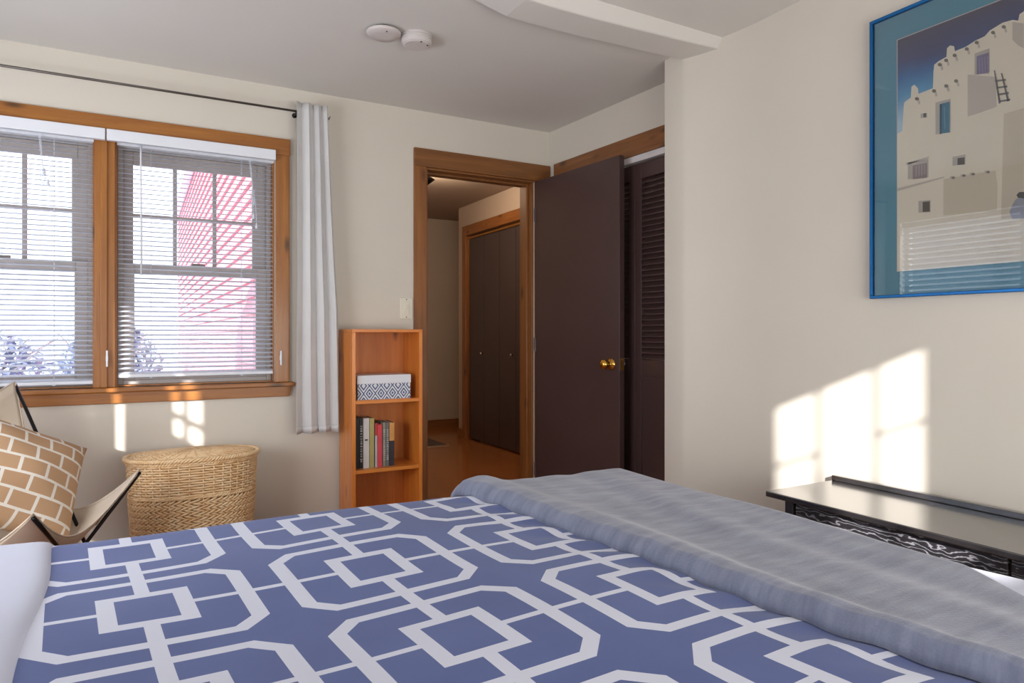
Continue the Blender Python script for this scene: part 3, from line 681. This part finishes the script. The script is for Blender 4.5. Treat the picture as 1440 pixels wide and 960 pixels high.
# lid
b = MB(); b.grid(lambda u, v: (lambda o: (HC.x+o[0], HC.y+o[1], HH-.012+.022*(1-v**2.5)))(oval(u*2*PI, max(.001, .004+HA*v), max(.001, .004+(HB)*v))), 72, 12)
lid = b.build('lid', M['wickerdark'], hm, smooth=True, fix=False)
b = MB()
for j in range(1, 25):
    v = j/24.5; pts = []
    for k in range(160):
        q = 2*PI*k/160; o_ = oval(q, HA*v, HB*v); pts.append((HC.x+o_[0], HC.y+o_[1], HH-.0105+.022*(1-v**2.5)+.0018*math.sin(q*30+PI*j)))
    b.tube(pts, .0032, 5, True)
o = b.build('lid_weave', M['wicker'], lid, smooth=True, fix=False); o['kind'] = 'stuff'
b = MB()
for k in range(40):
    q = 2*PI*k/40; pts = []
    for j in range(9): v = .05+.92*j/8; o_ = oval(q, HA*v, HB*v); pts.append((HC.x+o_[0], HC.y+o_[1], HH-.008+.022*(1-v**2.5)))
    b.tube(pts, .0022, 4)
o = b.build('lid_spokes', M['wicker'], lid, smooth=True, fix=False); o['kind'] = 'stuff'
braid(HH-.010, HA+.008, HB+.008, .0062, 3, 44, 'lid_braid', lid)

# ================================================================== BUTTERFLY CHAIR
FF, FN, BF, BN = Vector((0.0, 2.90, .552)), Vector((-.27, 2.38, .540)), Vector((-.43, 3.27, .875)), Vector((-.86, 2.75, .875))
ch = thing('butterfly_chair', (-.42, 2.82, 0), 'beige canvas butterfly chair with black iron frame under the window', 'chair')
fl = {'ff': Vector((-.04, 2.69, 0.008)), 'fn': Vector((-.30, 2.42, .008)), 'bf': Vector((-.50, 3.10, .008)), 'bn': Vector((-.78, 2.78, .008))}
def rodpath(a, bb): return [a+(bb-a)*k/6 for k in range(7)]
r_ = .0065
dn = Vector((0, 0, -.012))
for a, c in ((FF, Vector((-.42, 2.60, .008))), (BF, fl['ff']), (FN, Vector((-.10, 3.02, .008))), (BN, Vector((-.36, 2.40, .008)))):
    MB().tube(rodpath(a+dn, c), r_, 8).build('leg_rod', M['iron'], ch, smooth=True)
for a, c in ((fl['ff'], Vector((-.36, 2.40, .008))), (Vector((-.42, 2.60, .008)), Vector((-.10, 3.02, .008)))):
    MB().tube(rodpath(a, c), r_, 8).build('floor_rod', M['iron'], ch, smooth=True)
CEN = (FF+FN+BF+BN)/4
def slingP(u, v):
    # u: 0 near .. 1 far ; v: 0 front .. 1 back
    U, V = 2*u-1, 2*v-1
    p = (FN*(1-u)+FF*u)*(1-v)+(BN*(1-u)+BF*u)*v
    e = (1-U*U)*V*V*.16+(1-V*V)*U*U*.24
    q = p.copy(); q.x = CEN.x+(p.x-CEN.x)*(1-e); q.y = CEN.y+(p.y-CEN.y)*(1-e)
    su = 1-abs(U)**2.0; sv = 1-abs(V)**2.4
    q.z = p.z-.27*sv*abs(U)**2-.15*su*V*V*(1.0 if V < 0 else .55)-.37*su*sv-.14*(sv*(1-U*U))*0
    bk_ = max(0, -V); q -= Vector((.87, -.49, 0))*(.05*sv*(1-.3*U*U))
    return q
def slingUV(u, v): return (u, v)
o = MB().grid(slingP, 40, 40).build('sling', M['canvas'], ch, smooth=True, fix=False); md = o.modifiers.new('s', 'SOLIDIFY'); md.thickness = .003; md.offset = 0
# hem piping round the sling and corner pockets
pe = [slingP(k/30, 0) for k in range(31)]+[slingP(1, k/30) for k in range(1, 31)]+[slingP(1-k/30, 1) for k in range(1, 31)]+[slingP(0, 1-k/30) for k in range(1, 30)]
MB().tube(pe, .003, 6, True).build('piping', M['canvas'], ch, smooth=True)
for (cu, cv) in ((0, 0), (1, 0), (0, 1), (1, 1)):
    b = MB(); du = .30 if cu == 0 else -.30; dv = .30 if cv == 0 else -.30
    def pk(a, c, cu=cu, cv=cv, du=du, dv=dv):
        k = a*(1-.0*c); p = slingP(cu+du*a*(1-c*.999), cv+dv*a*c)
        return p+Vector((0, 0, -.006))
    b.grid(pk, 10, 10); o = b.build('corner_pocket', M['canvas'], ch, smooth=True, fix=False, solid=.002)

# pillow
def make_pillow(name, c, nrm_, up, W_, H_, T, mat):
    n = Vector(nrm_).normalized(); u_ = Vector(up); u_ = (u_-n*u_.dot(n)).normalized(); s_ = u_.cross(n)
    mb = MB()
    for side in (1, -1):
        def P(a, b_, side=side):
            A_, B_ = 2*a-1, 2*b_-1
            th = T/2*max(0, (1-abs(A_)**2.6))**.55*max(0, (1-abs(B_)**2.6))**.55
            pin = 1-.07*(1-abs(B_)**2)*abs(A_)**3; pin2 = 1-.07*(1-abs(A_)**2)*abs(B_)**3
            wob = .008*math.sin(A_*5+1)*math.cos(B_*4)
            return c+s_*(A_*W_/2*pin)+u_*(B_*H_/2*pin2)+n*(side*th+(wob if side > 0 else 0)*(1-A_*A_)*(1-B_*B_))
        mb.grid(P, 32, 32, 0, lambda a, b_: (a, b_))
    o = mb.build('pillow_cover', mat, name, smooth=True, fix=False)
    bm = bmesh.new(); bm.from_mesh(o.data); bmesh.ops.remove_doubles(bm, verts=bm.verts, dist=.0005); bmesh.ops.recalc_face_normals(bm, faces=bm.faces); bm.to_mesh(o.data); bm.free()
    return s_, u_, n
pc = Vector((-.375, 2.87, .565))
pw = thing('throw_pillow', pc-Vector((0, 0, .2)), 'tan pillow with white lattice pattern lying in the butterfly chair', 'pillow')
make_pillow(pw, pc, (.60, -.66, .48), (.74, -.36, 1), .44, .40, .17, M['pillow'])

# ================================================================== BED
BX0, BX1, BY0, BY1 = -.72, 1.37, .18, 1.755
bed = thing('bed', ((BX0+BX1)/2, (BY0+BY1)/2, 0), 'low bed under the blue patterned duvet', 'bed')
bx(BX0, BX1, BY0, BY1, .33, .572).build('mattress', M['mattress'], bed, bevel=.03, seg=4)
bx(BX0, BX1, BY0+.01, BY1-.01, .12, .329).build('box_spring', M['mattress'], bed, bevel=.02)
for x in (BX0+.08, BX1-.14):
    for y in (BY0+.08, BY1-.14): bx(x, x+.05, y, y+.05, 0, .119).build('leg', M['iron'], bed)
def fold(s, e0, e1, Rr):
    # unrolled coordinate -> (position, drop)
    for e, sg in ((e1, 1), (e0, -1)):
        t_ = (s-e)*sg
        if t_ > 0:
            if t_ < Rr*PI/2: a = t_/Rr; return e+sg*Rr*math.sin(a), Rr*(1-math.cos(a))
            return e+sg*Rr, Rr+t_-Rr*PI/2
    return s, 0
def undul(x, y):
    z = .004*math.sin(x*7+y*3)+.003*math.sin(y*11-x*4)
    # gathered ripples near the throw
    d = max(0, 1-abs(x-(.78+(1.77-y)*.13))/.12); z += .004*d*math.sin(y*55+x*20)
    return z
def topz(x, y): 
    t_ = min(1, max(0, (x-.8)/.25)); return .612-.022*t_*t_*(3-2*t_)+undul(x, y)*(1-.6*t_)
def patuv(x, y):
    # X=.010+.383i+.030j ; Y=1.255-.352j+.014i
    dx, dy = x-.010, y-1.255; det = .383*(-.352)-.030*.014
    return ((dx*-.352-.030*dy)/det, (.383*dy-.014*dx)/det)
DUV0 = -.26
def duvP(u, v, off=0, x0=DUV0, x1=1.37+.30, y0=.14-.25, y1=1.74+.36):
    sx, sy = x0+(x1-x0)*u, y0+(y1-y0)*v
    X, dX = fold(sx, -9, 1.335, .06); Y, dY = fold(sy, .18, 1.715, .07)
    d = max(dX, dY) if min(dX, dY) <= 0 else (dX**3+dY**3)**(1/3)
    flare = .02*min(1, d/.3)*(1+.6*math.sin((sx if dY > dX else sy)*18))
    if dY > .03: Y += flare if sy > 1 else -flare
    if dX > .03: X += flare
    return Vector((X, Y, topz(min(X, 1.4), min(Y, 1.76))-d+off))
def duvUV(u, v, x0=DUV0, x1=1.37+.30, y0=.14-.25, y1=1.74+.36): return patuv(x0+(x1-x0)*u, y0+(y1-y0)*v)
dv = MB().grid(lambda u, v: duvP(u, v), 130, 160, 0, duvUV).build('duvet', M['duvet'], None, smooth=True, fix=False)
md = dv.modifiers.new('s', 'SOLIDIFY'); md.thickness = .018; md.offset = -1
tag(dv, 'blue duvet with white octagon and square pattern on the bed', 'duvet')
# turned-down sheet at the head side
def shP(u, v):
    y0, y1 = -.11, 2.1
    sy = y0+(y1-y0)*v
    x0, x1 = BX0-.02, -.100-.033*min(1.7, max(.2, sy))
    sx = x0+(x1-x0)*u
    Y, dY = fold(sy, .18, 1.722, .07); z = topz(sx, min(Y, 1.76))-dY
    edge = max(0, (sx-(x1-.035))/.035); lift = .012*math.sqrt(max(0, 1-edge**2))-.002
    wav = .006*math.sin(sy*9+1)
    if dY > .03: Y += (.02*min(1, dY/.3)+.002)*(1 if sy > 1 else -1)
    return Vector((sx+wav, Y+.004*(1 if sy > 1 else -1), z+lift))
sh = MB().grid(shP, 60, 120).build('turned_down_sheet', M['sheet'], None, smooth=True, fix=False)
md = sh.modifiers.new('s', 'SOLIDIFY'); md.thickness = .006; md.offset = -1
tag(sh, 'white sheet turned down over the duvet at the left of the bed', 'sheet')
# white coverlet corner at the foot of the bed
def ftP(u, v):
    sx, sy = 1.10+.50*u, .14+1.0*v
    X, dX = fold(sx, -9, 1.40, .05)
    return Vector((X, sy, topz(min(X, 1.4), sy)+.012+.01*min(1, u*3)-dX+.004*math.sin(sy*14+sx*9)))
ft = MB().grid(ftP, 60, 60).build('coverlet', M['sheet'], None, smooth=True, fix=False)
md = ft.modifiers.new('s', 'SOLIDIFY'); md.thickness = .006; md.offset = -1
tag(ft, 'white coverlet showing in sunlight at the foot of the bed', 'coverlet')
# grey throw
def xe(y): return .795+(1.77-min(y, 1.77))*.128+.008*math.sin(y*6)
def xfoot(y): return 1.62 if y > .95 else 1.62-(.95-y)/.10*.03-max(0, .92-y)*.75
def thP(u, v):
    sy = .05+(2.02-.05)*v
    yc = min(sy, 1.77); a = xe(yc); L_ = 1.56 if sy > 1.05 else 1.56-(1.05-sy)*.56
    sx = a+(L_-a)*u
    X, dX = fold(sx, -9, 1.355, .05); Y, dY = fold(sy, -9, 1.735, .07)
    d = dX+dY if min(dX, dY) <= 0 else (dX**3+dY**3)**(1/3)
    rise = .036*min(1, u/.035)**.5 if u < .035 else .036
    roll = .010*math.exp(-((u-.10)/.06)**2)
    st = .0022*math.sin(X*27+math.sin(Y*2.3)*2.6)*min(1, u*4)+.0012*math.sin(X*53-Y*4+math.sin(Y*7))*min(1, u*6)+.002*math.sin(Y*5+X*6)
    if dY > .03: Y += .02*min(1, dY/.2)+.006*math.sin(sx*22)
    if dX > .03: X += .02*min(1, dX/.2)
    tz = topz(min(X, 1.4), min(Y, 1.76))
    dip = -.030*(1-min(1, u/.012)) if u < .012 else 0
    return Vector((X, Y+(.012 if dY > .02 else 0), tz+rise+roll+st*(1 if d < .02 else .3)-d+dip*0))
thv = MB().grid(thP, 160, 150).build('grey_throw', M['throw'], None, smooth=True, fix=False)
md = thv.modifiers.new('s', 'SOLIDIFY'); md.thickness = .026; md.offset = -1
tag(thv, 'grey blue throw blanket laid across the foot of the bed', 'blanket')

# ================================================================== DESK
dk = thing('console_desk', (1.96, .9, 0), 'low black wooden desk along the picture wall', 'desk')
dZ = .552; dYa, dYb = .15, 1.52; dX0, dX1 = 1.78, 2.134
bx(dX0, dX1, dYa, dYb, dZ-.018, dZ).build('desk_top', M['black'], dk, bevel=.003)
bx(dX1-.022, dX1, dYa, dYb, dZ, dZ+.018).build('back_ledge', M['black'], dk, bevel=.002)
for ya in (dYa+.05, dYb-.085): bx(dX0+.025, dX1-.01, ya, ya+.03, 0, dZ-.018).build('side_panel', M['black'], dk, bevel=.002)
bx(dX1-.03, dX1-.015, dYa+.08, dYb-.085, .1, dZ-.018).build('back_panel', M['black'], dk)
bx(dX0+.03, dX1-.03, dYa+.08, dYb-.085, .20, .216).build('shelf_board', M['black'], dk)
for k in range(2):
    y0_ = dYa+.085+k*.60; y1_ = y0_+.592
    dd = bx(dX0+.028, dX0+.045, y0_, y1_, dZ-.20, dZ-.026).build('drawer_front', M['grain'], dk, bevel=.002)
    MB().lathe([(.001, -.022), (.010, -.02), (.012, -.014), (.006, -.006), (.006, 0)], (dX0+.0275, (y0_+y1_)/2, dZ-.12), 'x', 16).build('drawer_knob', M['iron'], dd, smooth=True)

# ================================================================== PICTURE
PXp = EX-.004
fY1, fZ0, fZ1 = 1.389, 1.178, 2.098; fY0 = fY1-.70
pic = thing('framed_picture', (EX, (fY0+fY1)/2, fZ0), 'large blue framed print of a white village house on the right wall', 'picture')
FR = plain('blue_metal_frame', (22, 104, 168), .25, .5, .04)
bw = .010
for nm, a in (('frame_rail', (fY0, fY1, fZ1-bw, fZ1)), ('frame_rail', (fY0, fY1, fZ0, fZ0+bw)), ('frame_stile', (fY1-bw, fY1, fZ0+bw, fZ1-bw)), ('frame_stile', (fY0, fY0+bw, fZ0+bw, fZ1-bw))):
    bx(EX-.026, EX-.001, a[0], a[1], a[2], a[3]).build(nm, FR, pic, bevel=.002)
bx(EX-.012, EX-.002, fY0+bw, fY1-bw, fZ0+bw, fZ1-bw).build('mat_board', plain('teal_mat_board', (86, 156, 178), .6, 0, .02), pic)
pY1, pZ0, pZ1 = 1.304, 1.262, 2.010; pY0 = fY0+.085
PP = EX-.0125
# print: layered flat shapes in picture coordinates taken from the photo
def pp(px, py): a = onX(px, py, PP); return a
cols = {}
def C(n, c):
    if n not in cols: cols[n] = plain('print_'+n, c, .7, 0, .02, 6)
    return cols[n]
t = NT('print_sky'); sp = t.node('ShaderNodeSeparateXYZ'); t.link(t.obj((1, 1, 1), src='Generated'), sp.inputs[0])
nz = t.noise(t.obj((3, 3, 3), src='Generated'), 2, 3)
M['psky'] = t.set(t.ramp(t.math('ADD', sp.outputs[2], t.math('MULTIPLY', t.math('SUBTRACT', nz, .5), .08)), [(.64, lin((190, 218, 232))), (.74, lin((96, 166, 206))), (.82, lin((62, 122, 178))), (.89, lin((72, 84, 128))), (1, lin((84, 82, 104)))]), .7)
order = []
def poly(layer, mat, pts, raw=False):
    q = [p if raw else pp(*p) for p in pts]; x = PP-.0004*layer
    q = [(min(max(a, pY0), pY1), min(max(b_, pZ0), pZ1)) for a, b_ in q]
    order.append((x, mat, q))
mats = [M['psky']]
def build_print():
    mb = MB(); ms = []
    for x, m, q in order:
        if m not in ms: ms.append(m)
        mb.add([(x, a, b_) for a, b_ in q], [tuple(range(len(q)))], ms.index(m))
    return mb.build('print', ms, pic, fix=False)
poly(0, C('edge', (206, 198, 190)), [(pY1, pZ0), (pY1, pZ1), (pY0, pZ1), (pY0, pZ0)], True)
i_ = .003
poly(1, M['psky'], [(pY1-i_, 1.60), (pY1-i_, pZ1-i_), (pY0+i_, pZ1-i_), (pY0+i_, 1.60)], True)
Wc = C('building', (246, 236, 214)); Wd = C('building_tan', (226, 214, 190)); Wg = C('building_shade', (212, 202, 188)); Dk = C('beam_end', (128, 122, 110))
# skyline
poly(2, Wc, [(1262, 388), (1262, 188), (1269, 184), (1271, 150), (1272, 144), (1281, 137), (1282, 122), (1286, 119), (1291, 124), (1292, 132), (1312, 124), (1313, 100), (1314, 91), (1320, 86), (1331, 80), (1332, 68), (1336, 64), (1342, 65), (1343, 72), (1358, 66), (1372, 57), (1385, 51), (1392, 43), (1410, 32), (1424, 28), (1432, 29), (1434, 20), (1440, 16), (1440, 376)])
R0 = pp(1440, 16)
poly(2.3, Wc, [pp(1440, 376), (pp(1440, 376)[0]-.12, pZ0), (pY0+.01, pZ0), (pY0+.01, 1.94), (pY0+.08, 1.99), (R0[0]-.01, 2.0), R0], True)
poly(2.6, Wc, [(pY1-.004, pZ0+.003), (pY1-.004, 1.62), (pY0+.004, 1.62), (pY0+.004, pZ0+.003)], True)
poly(3, Wg, [(1361, 105), (1400, 108), (1402, 150), (1380, 158), (1361, 164)])
poly(3, Wd, [(1412, 160), (1440, 152), (1440, 305), (1408, 308)])
poly(3, Wd, [(1327, 252), (1400, 240), (1403, 262), (1402, 296), (1327, 303)])
poly(3, Wg, [(1424, 31), (1440, 33), (1440, 68), (1432, 64), (1424, 56)])
def win(px0, px1, py0, py1, mat, sk=.3, l=4):
    d = (px1-px0)*sk
    poly(l, mat, [(px0, py0+d), (px1, py0), (px1, py1-d*.5), (px0, py1)])
RV = C('reveal', (198, 190, 178))
win(1316, 1337, 139, 189, RV, .25); win(1322, 1336, 143, 188, C('teal_shutter', (64, 132, 158)), .25, 5)
poly(6, C('shutter_line', (120, 170, 190)), [(1328, 151), (1329, 150), (1330, 181), (1329, 182)]); poly(6, C('shutter_dark', (36, 84, 110)), [(1322, 147), (1325, 146), (1325, 188), (1322, 189)])
win(1371, 1392, 68, 105, RV, .35); win(1374, 1391, 74, 105, C('lilac_window', (140, 130, 160)), .3, 5)
for k in range(4): poly(6, C('curtain_line', (170, 162, 190)), [(1377+k*4, 82-k), (1378+k*4, 82-k), (1379+k*4, 104), (1378+k*4, 104)])
win(1277, 1306, 223, 252, RV, .2); win(1284, 1304, 229, 252, C('mauve_window', (156, 142, 138)), .2, 5)
for k in range(4): poly(6, C('mauve_line', (186, 168, 166)), [(1288+k*4, 234-k), (1290+k*4, 233-k), (1290+k*4, 248-k), (1288+k*4, 249-k)])
poly(4, Wg, [(1275, 229), (1307, 220), (1307, 222), (1275, 232)]); poly(4, Wg, [(1262, 265), (1328, 248), (1328, 250), (1262, 269)])
win(1340, 1358, 217, 233, RV, .2); win(1347, 1357, 221, 232, C('dark_opening', (92, 86, 76)), .15, 5)
win(1292, 1309, 281, 299, RV, .1); win(1298, 1308, 283, 298, C('dark_opening', (92, 86, 76)), .1, 5)
win(1295, 1304, 159, 166, RV, .1); win(1299, 1303, 159, 165, C('dark_opening', (92, 86, 76)), .1, 5)
def blob(px, py, r, mat, l=5, st=1.0): poly(l, mat, [(px+r*math.cos(k*PI/4), py+r*.85*st*math.sin(k*PI/4)) for k in range(8)])
for px, py in ((1290, 139), (1314, 128), (1331, 121), (1345, 114), (1322, 91), (1331, 85), (1343, 78), (1360, 69), (1374, 60), (1397, 46), (1412, 38)):
    blob(px, py, 3, Dk, 5); poly(4, Wg, [(px, py+1), (px+3, py), (px+5, py+7), (px+2, py+8)])
for px, py in ((1340, 250), (1355, 247), (1368, 245), (1389, 242)): blob(px, py, 4.5, Wg, 4, .7); blob(px+1, py, 2.5, Dk, 5, .7)
# ladder
Ld = C('ladder_grey', (136, 134, 130))
poly(6, Ld, [(1398, 99), (1400, 99), (1408, 145), (1405, 146)]); poly(6, Ld, [(1408, 103), (1410, 103), (1420, 142), (1417, 143)])
for k in range(4): poly(6, Ld, [(1399.5+k*2, 113+k*9.5), (1415+k*2, 111+k*9.3), (1415.3+k*2, 113.5+k*9.3), (1400+k*2, 115.5+k*9.5)])
# blue grey jar at the right
poly(5, C('jar_blue', (168, 172, 184)), [(1420, 298), (1424, 288), (1429, 280), (1440, 276), (1448, 276), (1452, 300), (1440, 307), (1424, 308)])
poly(6, C('jar_mouth', (96, 94, 96)), [(1430, 274), (1434, 270), (1443, 270), (1446, 275), (1440, 279), (1432, 278)])
build_print()
t = NT('picture_glass'); tr = t.node('ShaderNodeBsdfTransparent'); gl = t.node('ShaderNodeBsdfGlossy'); gl.inputs['Roughness'].default_value = .01
fr = t.node('ShaderNodeFresnel'); fr.inputs[0].default_value = 1.5; mx = t.node('ShaderNodeMixShader'); t.link(fr.outputs[0], mx.inputs[0]); t.link(tr.outputs[0], mx.inputs[1]); t.link(gl.outputs[0], mx.inputs[2])
t.link(mx.outputs[0], t.n['Material Output'].inputs['Surface'])
bx(EX-.020, EX-.018, fY0+bw, fY1-bw, fZ0+bw, fZ1-bw).build('glass_front', t.m, pic)

# ================================================================== OUTSIDE
tag(bx(-30, .7, 3.9, 40, -1.2, -.8).build('ground', M['ground']), 'pale ground outside the windows', 'ground', kind=STR)
hs = thing('neighbouring_house', (.86, 9, -.8), 'house side with sunlit red clapboards seen through the right window', 'house')
SX = .80; y0_, y1_ = 3.75, 18.0; ex = .135; base = None
for i in range(40):
    z = -.8+i*ex
    if base is None:
        base = MB().prism([(SX-.012, z), (SX+.02, z), (SX+.02, z+ex+.01), (SX+.016, z+ex+.01)], y0_, y1_, 'y').build('clapboard', M['siding'], hs, loc=(SX, y0_, z))
    else:
        o = base.copy(); COL.objects.link(o); o.parent = hs; o.location = base.location+Vector((0, 0, ex*i))
bx(SX+.02, SX+.1, y0_, y1_, -.8, 3.8).build('sheathing', M['siding'], hs)
bx(SX-.02, SX+.1, y1_, y1_+.12, -.8, 3.8).build('corner_board', M['sidingtrim'], hs)
bx(SX-.14, SX+.3, y0_, y1_+.3, 3.8, 3.9).build('eave', M['sidingtrim'], hs)
def shrub(name, c, rx, rz, n, label, seed):
    random.seed(seed); t_ = thing(name, c, label, 'shrub', 'shrubs outside the windows'); b = MB()
    for k in range(n):
        th, ph = random.uniform(0, 2*PI), random.uniform(-.2, 1.3); rr = random.uniform(.72, 1)
        p = Vector((c[0]+rx*rr*math.cos(th)*math.cos(ph), c[1]+rx*.7*rr*math.sin(th)*math.cos(ph), c[2]+rz*.2+rz*.8*rr*math.sin(ph)))
        d1 = Vector((random.gauss(0, 1), random.gauss(0, 1), random.gauss(0, 1))).normalized()*random.uniform(.05, .11); d2 = d1.cross(Vector((random.random(), random.random(), 1))).normalized()*.04
        b.add([p-d1, p+d2, p+d1, p-d2], [(0, 1, 2, 3)])
    o = b.build('foliage', M['leaf'], t_, fix=False); o['kind'] = 'stuff'
    b = MB()
    for k in range(7): b.tube([(c[0], c[1], c[2]), (c[0]+random.uniform(-.3, .3)*rx, c[1]+random.uniform(-.3, .3)*rx, c[2]+rz*.5), (c[0]+random.uniform(-.8, .8)*rx, c[1]+random.uniform(-.5, .5)*rx, c[2]+rz*.9)], [.04, .025, .01], 5)
    b.build('stem', M['bark'], t_)
shrub('shrub', (-2.2, 11.5, -.8), 1.5, 2.0, 2600, 'bushy blue grey shrub seen at the left part of the left window', 1)
shrub('shrub', (-5.6, 11.5, -.8), 1.6, 1.9, 2600, 'blue grey shrub beyond the left edge of the left window', 4)
shrub('shrub', (-.45, 13.5, -.8), 1.0, 2.1, 2200, 'narrow shrub beside the red house in the right window', 2)
